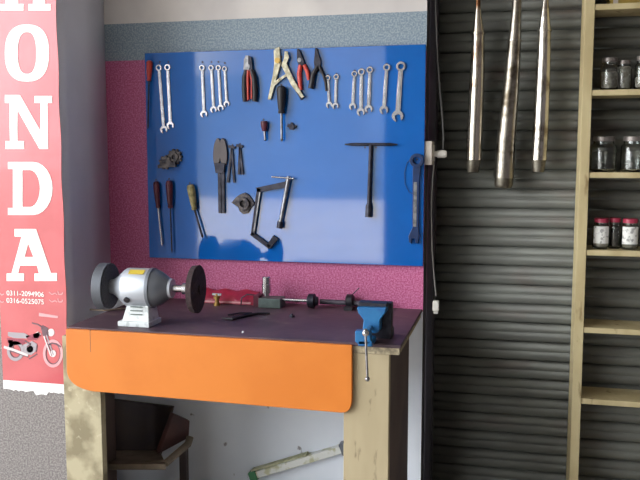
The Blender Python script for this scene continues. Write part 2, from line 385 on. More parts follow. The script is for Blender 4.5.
def round_bar(b, pts, rs, off, mi=0, n=10): b.tube([P(x, y, off) for x, y in pts], [r*K for r in rs], n, mi)
# red-handled pliers
t = thing('pliers', 'pliers with red and black dipped handles and bright head, jaws up', 'pliers', P(249.5, 70, 0))
b = MB(); yb = YF-.012
b.prism([tuple(P2(*p)) for p in ((244.8,70),(245.3,60),(247,56),(249.6,56),(249.4,66),(250.5,71))], yb-.006, yb+.006)
b.prism([tuple(P2(*p)) for p in ((249.8,70),(249.9,56),(252,57),(253,62),(253.4,70))], yb-.006, yb+.006, 1)
b.disc(P2(248.8,67), 2.6*K, yb-.009, yb+.007); b.build('jaw', ['steel','dark_steel'], t)
b = MB(); round_bar(b, [(246.5,70),(244.6,77),(244.4,88),(245,101.5)], [2.2,2.6,2.8,2.4], .012); b.build('handle', 'black_rubber', t)
b = MB(); round_bar(b, [(251.5,70),(254.2,77),(255.2,88),(255,101.5)], [2.2,2.8,3,2.6], .012); b.build('handle', 'black_rubber', t)
b = MB(); round_bar(b, [(248,70),(247.8,80),(248.2,100)], [1.6,1.4,1.2], .013); round_bar(b, [(250.5,70),(251.8,80),(251.6,99)], [1.4,1.1,1], .013); b.build('grip_liner', 'red_plastic', t)
# big locking pliers
t = thing('locking_pliers', 'large cream metal locking pliers hanging wide open beside red pliers', 'pliers', P(280, 62, 0))
b = MB(); b.prism([tuple(P2(*p)) for p in ((274.5,51),(277,48),(280.5,47),(281,56),(282.2,63),(280,70),(271.8,100),(268.5,99.5),(273.5,76),(275,64))], YF-.014, YF-.004); b.build('jaw_arm', 'cream_steel', t, bevel=.002)
b = MB(); b.prism([tuple(P2(*p)) for p in ((286,51.5),(289,52),(290.4,58),(288,64),(291.4,72),(296.5,82.5),(305.5,97),(303,98.5),(292.5,86),(286.5,74),(282.5,66),(285,59))], YF-.02, YF-.01); b.build('jaw_arm', 'cream_steel', t, bevel=.002)
b = MB(); b.disc(P2(278.7,61), 2.6*K, YF-.022, YF-.003); b.build('pivot', 'brass', t)
b = MB(); b.bar(P2(274.5,85), P2(281,79.5), 3*K, 2.6*K, YF-.016, YF-.006); b.bar(P2(280.4,80), P2(289,74), 2.6*K, 2*K, YF-.016, YF-.006); b.build('link', 'cream_steel', t)
b = MB(); round_bar(b, [(296,88.5),(302.5,99)], [1.6,1.9], .006); b.build('release_lever', 'dark_steel', t)
# red nose pliers
t = thing('nose_pliers', 'nose pliers with short red handles between cream and black pliers', 'pliers', P(302, 62, 0))
b = MB(); b.prism([tuple(P2(*p)) for p in ((298,49.5),(300,49.5),(305,62),(304.5,66),(300,66),(298,61))], YF-.018, YF-.006); b.build('jaw', 'dark_steel', t)
b = MB(); b.disc(P2(300.5,60.5), 2*K, YF-.02, YF-.004); b.build('pivot', 'steel', t)
b = MB(); round_bar(b, [(300.5,65),(299.2,74),(300.8,90)], [2.1,2.3,1.9], .011); b.build('handle', 'red_plastic', t)
b = MB(); round_bar(b, [(304.3,65),(307.3,71),(308.8,80)], [2,2.2,1.6], .011); b.build('handle', 'red_plastic', t)
# black long nose pliers
t = thing('long_nose_pliers', 'all black long nose pliers with spread handles, right of red ones', 'pliers', P(318, 65, 0))
b = MB(); b.prism([tuple(P2(*p)) for p in ((316,48.5),(317.6,48.5),(321.5,62),(321,68),(315.5,68),(314.8,63))], YF-.016, YF-.005); b.build('jaw', 'dark_steel', t)
b = MB(); round_bar(b, [(317.6,66),(313.5,74),(311,88.5)], [2,2.6,3], .012); b.build('handle', 'black_rubber', t)
b = MB(); round_bar(b, [(319.2,66),(323.5,75),(325.6,82),(326.6,91)], [1.7,1.5,1.4,1.3], .01); b.build('handle', 'black_rubber', t)

def screwdriver(pts, rh, rs, label, hm, sm, name='screwdriver', group=None):
    a, m_, c = [P(x, y, rh*K-.0003) for x, y in pts]
    t = thing(name, label, 'screwdriver', a+Vector((0, rh*K, 0)), group); ln = (m_-a).length; r = rh*K
    MB().lathe(a, m_-a, [(0,r*.5),(ln*.04,r*.85),(ln*.15,r),(ln*.45,r*.92),(ln*.8,r*.72),(ln*.9,r*.6),(ln*.93,r*.75),(ln,r*.6)], 12).build('handle', hm, t)
    l2 = (c-m_).length; q = rs*K
    MB().lathe(m_-(c-m_)*.02, c-m_, [(0,q),(l2*.9,q),(l2*.93,q*1.25),(l2,q*.4)], 10).build('shaft', sm, t)
    return t
screwdriver(((281.5,86),(281.5,113.5),(281.7,142)), 4.6, 1.2, 'screwdriver with thick black handle below the cream locking pliers', 'black_rubber', 'steel')
screwdriver(((264,121),(264.6,131),(265.4,141)), 3.6, 1.2, 'tiny stubby red screwdriver left of the black handled one', 'dark_red_plastic', 'steel')
screwdriver(((149.5,60.5),(148.9,81),(147.8,130)), 3.1, .8, 'slim screwdriver with bright orange red handle at top left corner', 'red_plastic', 'dark_steel')
screwdriver(((156,181.5),(158.2,208),(162.3,247)), 3.2, 1.0, 'dark red handled screwdriver with bright blade at lower left edge', 'dark_red_plastic', 'chrome')
screwdriver(((169,180.5),(170.3,208),(172,254)), 3.6, .8, 'dark red handled screwdriver with thin black blade, lower left', 'dark_red_plastic', 'dark_steel')
screwdriver(((190.3,184.5),(194.6,210),(203,238.5)), 4, 1.1, 'tilted screwdriver with worn yellowish wooden handle', 'wood_handle', 'dark_steel')
# wing nut
t = MB(); t.disc(P2(292.3,127), 3*K, YF-.016, YF-.001, n=6); t.bar(P2(288,125.5), P2(296.5,126.8), 3*K, 2.6*K, YF-.01, YF-.002); t.bar(P2(292.3,122.5), P2(292.3,127), 2*K, 3*K, YF-.012, YF-.002)
c = P(292.3,126,0); tag(t.build('wing_nut', 'dark_steel', origin=c), 'small dark wing nut hanging right of black screwdriver blade', 'nut')
# greasy sprocket cluster
t = thing('sprocket', 'greasy dark toothed metal pieces hung together below the left wrenches', 'sprocket', P(172, 160, 0))
def gear(b, cx, cy, r, nt, y0, y1):
    pts = []; c = P2(cx, cy)
    for i in range(nt*4):
        a = 2*math.pi*i/(nt*4); rr = r*K*(1.0 if i % 4 < 2 else .82); pts.append((c.x+rr*math.cos(a), c.y+rr*math.sin(a)))
    b.prism(pts, y0, y1)
b = MB(); gear(b, 175.5, 157, 8, 11, YF-.013, YF-.001); b.ring(P2(175.5,157), 4.5*K, 2*K, YF-.02, YF-.012); b.build('toothed_ring', 'greasy', t)
b = MB(); gear(b, 167.5, 162.5, 7, 9, YF-.026, YF-.014); b.build('toothed_ring', 'greasy', t)
b = MB(); b.bar(P2(160.5,166.5), P2(178,164.5), 3.4*K, 4.4*K, YF-.03, YF-.015); b.build('pin', 'greasy', t)
# snips hung upside down
t = thing('snips', 'dark snips with two leaf shaped grips up and long blades down', 'snips', P(221, 168, 0))
for cx, s in ((217.2,-1), (225,1)):
    b = MB(); pts = []
    for i in range(20):
        a = 2*math.pi*i/20; pts.append(tuple(P2(cx+4*math.cos(a)-s*.8*(math.sin(a)+1), 152.5-14.5*math.sin(a))))
    b.prism(pts, YF-.014, YF-.003); b.build('grip', 'leaf_grip', t, bevel=.003)
b = MB(); b.prism([tuple(P2(*p)) for p in ((215.5,163),(226.5,163),(225.3,173),(217,173))], YF-.02, YF-.002); b.build('collar', 'dark_steel', t, bevel=.002)
for x in (220.1, 223.6):
    b = MB(); b.bar(P2(x,172), P2(x+.6,213), 3*K, 2.8*K, YF-.012, YF-.003); b.build('blade', 'dark_steel', t)
# two tweezers
for pts, lab in ((((232.3,147),(228.3,182.5),(234.6,182.5)), 'larger dark tweezers hanging right of the snips'), (((240.2,146),(239.3,174.5),(243,174.5)), 'smaller dark tweezers hanging right of the larger pair')):
    t = thing('tweezers', lab, 'tweezers', P(*pts[0], 0), 'tweezers beside the snips')
    for q in pts[1:]:
        b = MB(); b.bar(P2(*pts[0]), P2(*q), 1.6*K, 2.3*K, YF-.009, YF-.002); b.build('arm', 'dark_steel', t)
    a = pts[0]; b = MB(); b.bar(P2(a[0]-3.2,a[1]-.6), P2(a[0]+3.2,a[1]+.6), 2.4*K, 2.4*K, YF-.011, YF-.001); b.build('head', 'dark_steel', t)
# flange
t = thing('flange', 'small dark diamond shaped cast metal flange left of the clamp', 'flange', P(243.5, 203, 0))
b = MB(); b.prism([tuple(P2(*p)) for p in ((232,202.5),(236.5,197),(240.5,194.5),(245.5,192.5),(249.5,194.5),(252.5,199),(255.5,203.5),(251.5,208),(248.5,213),(244,214),(240.5,211.5),(238.5,207))], YF-.009, YF-.001); b.build('plate', 'greasy', t, bevel=.002)
b = MB(); b.ring(P2(244.5,203.5), 6*K, 3.4*K, YF-.022, YF-.008); b.build('boss', 'greasy', t)
# clamp
t = thing('g_clamp', 'open rectangular metal clamp with screw, hanging tilted in board centre', 'clamp', P(272, 205, 0))
b = MB(); ya, yc = YF-.014, YF-.002
b.bar(P2(257.5,190), P2(286.5,184.5), 4.6*K, 6*K, ya, yc); b.bar(P2(260,188), P2(253.6,235), 4.4*K, 4.2*K, ya, yc)
b.bar(P2(252,233), P2(271,247), 4*K, 4.4*K, ya, yc); b.bar(P2(269,246.8), P2(276.6,236.8), 5*K, 6*K, ya, yc); b.build('frame', 'dark_steel', t, bevel=.0015)
b = MB(); b.bar(P2(260.9,192), P2(255,231), 1.2*K, 1.2*K, ya-.001, ya); b.build('worn_edge', 'steel', t)
b = MB(); round_bar(b, [(289,176.5),(280.4,223)], [2.4,1.9], .014); b.build('screw', 'steel', t)
b = MB(); round_bar(b, [(272.5,176.8),(293.2,178.6)], [.8,.8], .026); b.ball(P(272.5,176.8,.026), .005); b.ball(P(293.2,178.6,.026), .005); b.build('tommy_bar', 'chrome', t)
b = MB(); round_bar(b, [(280.6,221.5),(279.6,228)], [3.2,3.2], .0155); b.build('swivel_pad', 'dark_steel', t)
# T wrench
t = thing('t_handle_wrench', 'long dark T handle socket wrench on right side of board', 'wrench', P(371, 145, 0))
b = MB(); round_bar(b, [(345,144.5),(352,144.4),(390,144.4),(397.5,144.6)], [.6,1.4,1.4,.6], .011); b.build('handle', 'dark_steel', t)
b = MB(); round_bar(b, [(371,145),(369,207)], [2,2], .011); b.build('shaft', 'dark_steel', t)
b = MB(); round_bar(b, [(369.2,203),(369,206),(368.6,217)], [2,3.2,3.2], .0125); b.build('socket', 'dark_steel', t)
# navy spanner
t = thing('spanner', 'big navy blue spanner with a bright worn strip at board right edge', 'spanner', P(417, 160, 0))
b = MB(); yb = YF-.002
b.ring(P2(417,160.5), 6.4*K, 3.4*K, yb-.014, yb); b.prism([tuple(P2(*p)) for p in ((413.2,166.5),(421,166.5),(419.6,180),(418.6,229),(412.6,229),(413,180))], yb-.01, yb)
b.prism([tuple(P2(*p)) for p in ((412.6,228),(418.4,228),(419.6,235),(418.2,243),(415.8,243),(415.5,238),(412.2,238),(411.6,243.5),(409.4,242),(408.8,236))], yb-.012, yb)
b.build('body', 'navy_paint', t, bevel=.0015)
b = MB(); b.bar(P2(415.7,182), P2(415,226.5), 3*K, 3*K, yb-.0108, yb-.009); b.build('worn_strip', 'steel', t)
b = MB(); b.tube([P(x, y, .003) for x, y in ((412,158),(407,163),(404.5,172),(405,184),(409,192),(413,194))], .0012, 6); b.build('thin_loop', 'navy_paint', t)  # thin navy loop on the board, left of the spanner

# ------------------------------------------------------------------ workbench
BZ, BF, BX0, BX1 = .91, -.655, -1.612, -.353
wb = thing('workbench', 'wooden workbench with dark stained top and orange front board', 'workbench', ((BX0+BX1)/2, BF/2, 0))
b = MB(); b.box((BX0, BF, BZ-.012), (BX1, -.001, BZ)); b.build('worktop', 'bench_top', wb, bevel=.002)
b = MB(); b.box((BX0+.01, BF+.002, BZ-.035), (BX1-.006, -.001, BZ-.0125)); b.build('worktop_core', 'ply_edge', wb)
YP = BF-.018
def Q(x, y): p = at(x, y, YP); return (p.x, p.z)
def rnd(c, a, d, n=6):      # rounded corner by quadratic bezier in pixels
    return [((1-t)**2*a[0]+2*t*(1-t)*c[0]+t*t*d[0], (1-t)**2*a[1]+2*t*(1-t)*c[1]+t*t*d[1]) for t in [i/n for i in range(n+1)]]
pts = [(65.5,329),(352,345.5)] + rnd((352.5,414),(352,397),(341,413)) + rnd((68,387),(92,391.5),(66.5,371), 8)
b = MB(); b.prism([Q(*p) for p in pts], YP, BF-.001); b.build('front_board', 'orange', wb, bevel=.003)
b = MB(); s = Q(90,330); e = Q(90.6,352); b.bar(s, e, .0016, .0016, YP-.0003, YP+.002); b.build('crack', 'dark_board', wb)
def legbox(xl, xr, name, m):
    a, c = at(xl, 440, BF).x, at(xr, 440, BF).x
    MB().box((a, BF, 0), (c, BF+.035, BZ-.036)).build(name, m, wb, bevel=.002); return a, c
l0 = legbox(65.5, 102, 'leg', 'dirty_plywood'); l1 = legbox(343.5, 388.5, 'leg', 'plywood')
MB().box((l1[1]-.02, BF+.036, 0), (l1[1]-.002, -.1, BZ-.036)).build('side_panel', 'dark_board', wb)
MB().box((l0[0]+.002, BF+.036, 0), (l0[0]+.02, -.3, BZ-.036)).build('side_panel', 'dark_board', wb)
MB().box((l0[1]+.001, BF+.005, BZ-.09), (l1[0]-.001, BF+.03, BZ-.036)).build('rail', 'dark_board', wb)

# ------------------------------------------------------------------ bench grinder
pL, pR = at(104, 287, -.557), at(196, 287, -.537); pR.z = pL.z = at(142, 287.5, -.55).z
ax = (pR-pL); LN = ax.length; ax.normalize(); kk = LN/92
def T(x): return (x-104)*kk
ctr = pL+ax*T(138)
g = thing('bench_grinder', 'silver bench grinder with dark wheels on left of the workbench', 'grinder', (ctr.x, ctr.y, BZ))
def lt(prof, n=32): return MB().lathe(pL, ax, [(T(x), r*kk) for x, r in prof], n)
lt([(108,6),(115,7.5),(120,11),(126,16.5),(129,18.4),(152.5,18.4)]).build('motor_housing', 'silver_paint', g)
lt([(152,19),(155,19)]).build('band', 'grey_paint', g)
lt([(154.5,18),(159,17),(165,13.5),(170.5,9.5)]).build('end_bell', 'grey_paint', g)
lt([(169.5,9.4),(173,9.2),(173.1,6)]).build('collar', 'silver_paint', g)
lt([(172,3.4),(183,3.4),(183.1,5.2),(187,5.2),(187.1,3),(196,3)]).build('spindle', 'chrome', g)
w = lt([(103,19),(103.2,21),(111.4,21),(111.6,19)]).build('grinding_wheel', 'abrasive', g)
# guard around the left wheel: back half shell
b = MB(); side = ax.cross(Vector((0,0,1)))
O = []
for i in range(29):
    a = R(-148)+R(296)*i/28; dirv = Vector((0,0,1))*math.cos(a)-side*math.sin(a)
    O.append(dirv)
vs = []
for dv in O:
    for x, r in ((102.6,21.4),(110.6,21.4),(110.6,22.4),(101.4,22.4),(101.4,6),(102.6,6)): vs.append(pL+ax*T(x)+dv*r*kk)
fs = []
for i in range(28):
    for q in range(6): fs.append((6*i+q, 6*i+(q+1)%6, 6*i+6+(q+1)%6, 6*i+6+q))
fs += [tuple(range(6)), tuple(28*6+q for q in range(5,-1,-1))]
b.add(vs, fs).build('wheel_guard', 'guard_grey', g)
dk = lt([(192.5,18),(193.2,22),(198.5,22.6),(199.5,19.5),(199.6,5),(201.5,5),(201.6,2)]).build('wire_wheel', 'wire_disc', g)
b = MB(); zt = pL.z-15*kk
x_a, x_b, x_c, x_d = [pL.x+ax.x*T(v) for v in (131,153,126.5,154.5)]
yy = ctr.y
b.add([(x_a,yy-.035,zt),(x_b,yy-.035,zt),(x_b,yy+.035,zt),(x_a,yy+.035,zt),(x_c,yy-.045,BZ+.018),(x_d,yy-.045,BZ+.018),(x_d,yy+.045,BZ+.018),(x_c,yy+.045,BZ+.018)],
      [(0,3,2,1),(4,5,6,7),(0,1,5,4),(1,2,6,5),(2,3,7,6),(3,0,4,7)]); b.build('pedestal', 'pale_paint', g, bevel=.004)
b = MB(); b.box((x_c-.012, yy-.055, BZ), (x_d+.004, yy+.055, BZ+.02)); b.build('base_plate', 'pale_paint', g, bevel=.003)
b = MB(); fz = BZ+.045
for zz in (fz, fz+.014, fz+.028): b.box((x_a+.018, yy-.0455, zz), (x_b-.022, yy-.035, zz+.003))
b.build('printed_mark', 'grey_green', g, smooth=False)
pbt = pL+ax*T(134)-side*0; b = MB(); nrm = (Vector((0,-1,0))*.86+Vector((0,0,-1))*.5).normalized(); nrm = (nrm-ax*nrm.dot(ax)).normalized()
b.lathe(pbt+nrm*17.6*kk, nrm, [(0,3*kk),(1.8*kk,3*kk),(2.2*kk,2*kk)], 14); b.build('switch', 'black_rubber', g)
b = MB(); un = (Vector((0,-1,0))*.5+Vector((0,0,1))*.87); un = (un-ax*un.dot(ax)).normalized(); tw = ax.cross(un)
c0 = pL+un*18.2*kk; q = [c0+ax*T(x)+tw*y_*kk for x, y_ in ((134,-3),(149,-3),(149,3),(134,3))]
b.add(q+[p+un*.6*kk for p in q], [(0,3,2,1),(4,5,6,7),(0,1,5,4),(1,2,6,5),(2,3,7,6),(3,0,4,7)]); b.build('plate', 'yellow', g, smooth=False)

# ------------------------------------------------------------------ small things on the bench
def W(x, y, Y): return at(x, y, Y)
# red packet leaning at wall
a = atz(206, 305, BZ); 
yk = -.03
t = thing('packet', 'flat red plastic packet lying against the pink wall beside grinder', 'packet', (W(230,300,yk).x, yk, BZ))
xa, xb = W(199,300,yk).x, W(259,300,yk).x
b = MB(); n = 14; vs = []
for i in range(n+1):
    x = xa+(xb-xa)*i/n; h = .052+.005*math.sin(i*1.3)
    vs += [(x,-.085,BZ+.001),(x,-.08+.004*math.sin(i),BZ+.02),(x,-.03,BZ+h),(x,-.012,BZ+h),(x,-.012,BZ+.001)]
fs = [(0,1,2,3,4), tuple(5*n+q for q in (4,3,2,1,0))]
for i in range(n):
    for q in range(5): fs.append((5*i+q, 5*i+(q+1)%5, 5*i+5+(q+1)%5, 5*i+5+q))
b.add(vs, fs).build('pouch', 'red_packet', t)
b = MB(); b.box((xa+.02,-.0885,BZ+.006),(xb-.02,-.083,BZ+.013)); b.build('seam', 'print_pink', t)
# small brass valve
p = atz(217, 306, BZ); p = Vector((p.x, -.12, BZ)); p.x = W(217, 304, -.12).x
t = thing('valve', 'tiny brass and steel valve standing in front of red packet', 'valve', p)
MB().lathe(p, (0,0,1), [(0,.014),(.012,.014),(.013,.009),(.03,.009),(.031,.015),(.04,.015),(.042,.006),(.05,.006)], 12).build('body', 'brass', t)
MB().box((p.x-.02,p.y-.004,BZ+.044),(p.x+.02,p.y+.004,BZ+.052)).build('lever', 'pale_paint', t)
# bent wire
pts = [W(x, y, -.1) for x, y in ((241,305),(241.5,298),(247,294.5),(254,295),(261,297),(263,303))]
for q in (0,5): pts[q].z = BZ+.003
tag(MB().tube(pts, .003, 8).build('bent_wire', 'dark_steel', origin=pts[0]), 'dark bent wire arching over right end of red packet', 'wire')
# block with chrome cylinder and rod
yt = -.09
def X(x): return W(x, 300, yt).x
t = thing('pump_unit', 'grey green metal block with upright chrome cylinder beside red packet', 'pump', (X(272), yt, BZ))
b = MB(); b.box((X(261),yt-.04,BZ), (X(283),yt+.04,BZ+.04)); b.build('block', 'grey_green', t, bevel=.003)
MB().lathe((X(266.5),yt,BZ+.045), (0,0,1), [(0,.013),(.012,.013),(.013,.02),(.05,.02),(.052,.018),(.08,.018),(.083,.015)], 20).build('cylinder', 'chrome', t)
MB().box((X(255.5),yt-.03,BZ),(X(261),yt+.03,BZ+.05)).build('flange', 'dark_red_plastic', t)
b = MB(); b.tube([(X(283),yt,BZ+.032),(X(309),yt,BZ+.032)], .007, 12); b.build('rod', 'chrome', t)
b = MB(); b.lathe((X(307.5),yt,BZ+.032), (1,0,0), [(0,.02),(.006,.03),(.03,.031),(.036,.02),(.045,.018)], 16); b.build('knob', 'dark_steel', t)
# long bar behind
yq = -.035
def X2(x): return W(x, 300, yq).x
t = thing('long_bar', 'long dark steel bar with a black collar lying along the pink wall', 'bar', (X2(350), yq, BZ))
b = MB(); b.tube([(X2(320),yq,BZ+.02),(X2(390),yq,BZ+.02)], .011, 14); b.build('rod', 'bar_grey', t)
b = MB(); b.lathe((X2(346),yq,BZ+.029), (1,0,0), [(0,.02),(.006,.0285),(.028,.0285),(.034,.02)], 16); b.build('collar', 'black_rubber', t)
b = MB(); b.tube([(X2(352),yq,BZ+.054),(X2(359),yq+.005,BZ+.085)], .002, 8); b.build('pin', 'dark_steel', t)
b = MB(); b.box((X2(347),yq-.07,BZ),(X2(355),yq-.03,BZ+.014)); b.build('foot', 'black_rubber', t)
# dark lever on the top
pts = [atz(x, y, BZ+.006) for x, y in ((222,318),(232,319),(245,315.5),(258,313.5),(270,313.5))]
b = MB(); b.tube(pts, [.003,.006,.006,.005,.004], 8); b.tube([atz(x, y, BZ+.005) for x, y in ((228,315),(240,313),(252,313))], .0035, 8)
tag(b.build('tongs', 'black_rubber', origin=pts[0]), 'dark thin tongs lying flat in middle of the bench top', 'tongs')
b = MB(); c = atz(292,317,BZ); b.lathe(c, (0,0,1), [(0,.012),(.008,.012),(.009,.007),(.014,.006)], 6)
tag(b.build('bolt', 'dark_steel', origin=c), 'small dark bolt on the bench top left of vise', 'bolt')
c = atz(243,332.5,BZ)
tag(MB().lathe(c, (0,0,1), [(0,.004),(.004,.004),(.006,.002)], 8).build('washer', 'pale_paint', origin=c), 'tiny pale washer near front edge of bench top', 'washer')
pts = [atz(x, y, BZ+.004) for x, y in ((90,309.5),(104,310.5),(118,309),(130,308))]
tag(MB().tube(pts, .0035, 6).build('flat_rod', 'chair_pale', origin=pts[0]), 'pale thin rod lying on bench behind the grinder', 'rod')

# ------------------------------------------------------------------ vise
yv = BF+.06
def V2(x, y, Y=yv-.04): p = at(x, y, Y); return (p.x, p.z)
vx = V2(371,330)[0]
v = thing('bench_vise', 'small blue vise clamped on right front edge of workbench', 'vise', (vx, yv, BZ))
yf = yv-.04
b = MB(); b.prism([V2(*p) for p in ((356.8,307),(386.5,307.5),(385.5,312.5),(380,320),(379.5,331),(377,333.5),(364,333.5),(362.5,328),(363.5,320),(358,313))], yf, yf+.05); b.build('front_jaw', 'vise_blue', v, bevel=.004)
b = MB(); xl, zt_ = V2(361,304); xr = V2(389,304)[0]
b.box((xl, yf+.06, BZ+.03), (xr, yf+.1, zt_-.004)); b.box((xl+.02, yf+.06, BZ), (xr, yf+.13, BZ+.035)); b.build('rear_jaw', 'dark_steel', v, bevel=.003)
b = MB(); b.box((V2(357.5,304)[0], yf+.012, V2(370,307.5)[1]), (V2(386,304)[0], yf+.058, V2(370,303.5)[1])); b.build('jaw_plate', 'dark_steel', v, bevel=.002)
ycl = BF-.05
def V3(x, y): p = at(x, y, ycl); return (p.x, p.z)
b = MB(); b.prism([V3(*p) for p in ((355,331),(370,331),(371,343),(367,345),(359,345),(355,342))], ycl, BF-.02); b.box((V3(358,340)[0], ycl, BZ+.001), (V3(372,340)[0], yf+.02, BZ+.02)); b.build('clamp_body', 'vise_blue', v, bevel=.003)
b = MB(); pz = at(365.5, 333, ycl-.02); b.ball(pz, .012); b.tube([pz, (pz.x, yf+.01, pz.z)], .008, 12); b.build('screw', 'chrome', v)
b = MB(); a = at(365.5,331,ycl-.025); c = at(367.4,379,ycl-.025); b.tube([a, c], .0042, 10); b.ball(c, .0085); b.ball(a, .0085); b.build('handle', 'steel', v)

# ------------------------------------------------------------------ under the bench
t = thing('wooden_chair', 'low dark wooden chair stored under left end of the workbench', 'chair', (at(145,470,-.25).x, -.25, 0))
def U(x, y, Y): return at(x, y, Y)
def slab(b, pts, thick, mi=0):        # board spanned by 4 world points
    pts = [Vector(p) for p in pts]; nrm = (pts[1]-pts[0]).cross(pts[3]-pts[0]).normalized()*thick
    b.add(pts+[p+nrm for p in pts], [(0,3,2,1),(4,5,6,7),(0,1,5,4),(1,2,6,5),(2,3,7,6),(3,0,4,7)])
b = MB(); slab(b, [U(100,398,-.12),U(173,407,-.12),U(160,456,-.12),U(100,455,-.12)], .02); b.build('backrest', 'chair_wood', t, bevel=.004)
b = MB(); slab(b, [U(174,414,-.3),U(190,421,-.16),U(189,438,-.16),U(159,454,-.3)], .02); b.build('armrest', 'chair_red', t, bevel=.004)
b = MB(); slab(b, [U(108,470,-.4),U(166,470,-.4),U(160,455,-.1),U(104,455,-.1)], .025); b.build('seat', 'chair_pale', t, bevel=.004)
b = MB(); b.tube([U(146,465,-.36),U(166,463,-.36),U(188,444,-.2),U(190,437,-.18)], .016, 8); b.build('side_rail', 'chair_pale', t)
sz = U(140,470,-.25).z
for x, Y in ((110,-.38),(163,-.38),(184,-.17),(112,-.12)):
    p = U(x,465,Y); top = U(184,446,-.17).z if x == 184 else sz-.03
    MB().box((p.x-.016,Y-.016,0),(p.x+.016,Y+.016,top)).build('leg', 'chair_wood', t, bevel=.003)
# batten askew on the low wall
yb = -.005
a, c = at(253,474,yb-.02), at(344,447,yb-.02); d = (c-a).normalized(); pn = Vector((-d.z,0,d.x))
t = thing('light_batten', 'long white batten with green end, askew on wall under the bench', 'batten', ((a.x+c.x)/2, yb, (a.z+c.z)/2))
def seg(b, t0, t1, w0, w1, y0, y1):
    L = (c-a).length; q = []
    for tt, w in ((t0,w0),(t0,w1),(t1,w1),(t1,w0)): r = a+d*L*tt+pn*w; q.append((r.x, r.z))
    b.prism(q, y0, y1)
b = MB(); seg(b, 0, 1, -.02, .012, yb-.04, 0); b.build('body', 'batten_white', t, bevel=.003)
b = MB(); seg(b, .0, .62, .0125, .022, yb-.034, -.002); b.build('cover', 'batten_olive', t, bevel=.003)
b = MB(); seg(b, -.03, .05, -.026, .016, yb-.045, -.001); b.build('end_cap', 'green_cap', t, bevel=.003)
b = MB(); seg(b, .97, 1.02, -.03, .022, yb-.044, -.001); b.build('end_cap', 'grey_paint', t, bevel=.003)

# ------------------------------------------------------------------ socket, plug and leads on the wall end
zs0, zs1 = at(430,165,0).z, at(430,141,0).z
t = thing('socket_outlet', 'ivory power socket fixed to the end of the blue tool wall', 'socket', (XE, .03, (zs0+zs1)/2))
MB().box((XE-.002,-.012,zs0),(XE+.03,.075,zs1)).build('box', 'ivory', t, bevel=.004)
MB().box((XE+.03,.0,zs0+.015),(XE+.034,.062,zs1-.015)).build('face_plate', 'white_plastic', t, bevel=.002)
zp = at(441,154,.03).z
t = thing('power_plug', 'white plug with grey lead in the ivory wall socket', 'plug', (XE+.06,.03,zp))
MB().lathe((XE+.0345,.03,zp), (1,0,0), [(0,.011),(.012,.012),(.013,.016),(.04,.0165),(.05,.012)], 16).build('body', 'white_plastic', t)
pts = [at(x,y,.03) for x, y in ((443,150),(443.5,138),(442.5,118),(440,90),(437.5,55),(436,15),(435,-40),(434,-80))]
MB().tube(pts, .003, 8).build('lead', 'cable_dark', t)
t = thing('charger_cable', 'thin grey cable with white connector dangling below wall socket', 'cable', at(434,166,.02))
pts = [at(x,y,.02) for x, y in ((434,164.5),(432.5,180),(431.5,200),(431.5,225),(432,250),(434,275),(436,296))]
MB().tube(pts, .0026, 8).build('lead', 'cable_grey', t)
p = at(435.6,305,.02)
MB().box((p.x-.012,.008,p.z-.024),(p.x+.014,.032,p.z+.018)).build('connector', 'white_plastic', t, bevel=.003)
MB().box((p.x-.008,.014,p.z-.036),(p.x+.01,.026,p.z-.024)).build('connector_tip', 'white_plastic', t)

# ------------------------------------------------------------------ silencers
YS = .11
def silencer(pts, m, label, cone):
    top = at(*pts[0][:2], YS)
    t = thing('silencer', label, 'silencer', top, 'motorcycle silencers hanging before the shutter')
    path = [at(x, y, YS) for x, y, r in pts]; rs = [r*mpp(520, 100, YS) for x, y, r in pts]
    MB().tube(path, rs, 24).build('body', m, t)
    q = [at(x, y, YS) for x, y, r in cone]; MB().tube(q, [r*mpp(520,100,YS) for x, y, r in cone], 24).build('end_cone', 'cone_steel', t)
    x, y, r = pts[2]; n = pts[3]
    cpt = at(x, y, YS); dd = (at(n[0], n[1], YS)-cpt).normalized()
    MB().lathe(cpt, dd, [(0, r*.00435+.0005),(.001, r*.00435+.002),(.006, r*.00435+.002),(.007, r*.00435+.0005)], 24).build('weld_band', m, t)
    w = MB(); w.tube([path[0]+Vector((0,0,-.02)), path[0]+Vector((0,.0,.1)), Vector((path[0].x, YS, 3.05))], .002, 6); w.build('hanging_wire', 'cable_dark', t)
silencer([(478.5,-34,2.2),(478,8,2.6),(478.3,33,6.2),(477.6,60,7),(476.5,90,7.6),(474.8,130,8),(473.8,160,8)], 'silencer_rust', 'rust stained chrome silencer hanging leftmost, nearest the wall socket', [(473.8,159,7.2),(473.4,162,7.4),(472.6,172,5.8),(472.6,172.5,4.6)])
silencer([(518,-34,3.6),(516.7,8,4.6),(514.6,40,6.2),(513.2,60,7),(510.8,90,8),(506.5,135,9.2),(503.8,178,10)], 'silencer_dull', 'dull dented silencer hanging lowest, middle of the three', [(503.8,177,9.2),(503.6,184,9.4),(503.3,187.5,8),(503.2,188.5,4)])
silencer([(547,-34,2),(545.6,0,2.8),(544.5,30,6.2),(543.6,60,6.9),(542.4,90,7.4),(540.6,130,7.8),(538.8,160,7.8)], 'silencer', 'bright chrome silencer hanging rightmost, nearest the shelf', [(538.8,159,7),(538.5,162,7.2),(538,172,5.8),(538,172.5,4.4)])

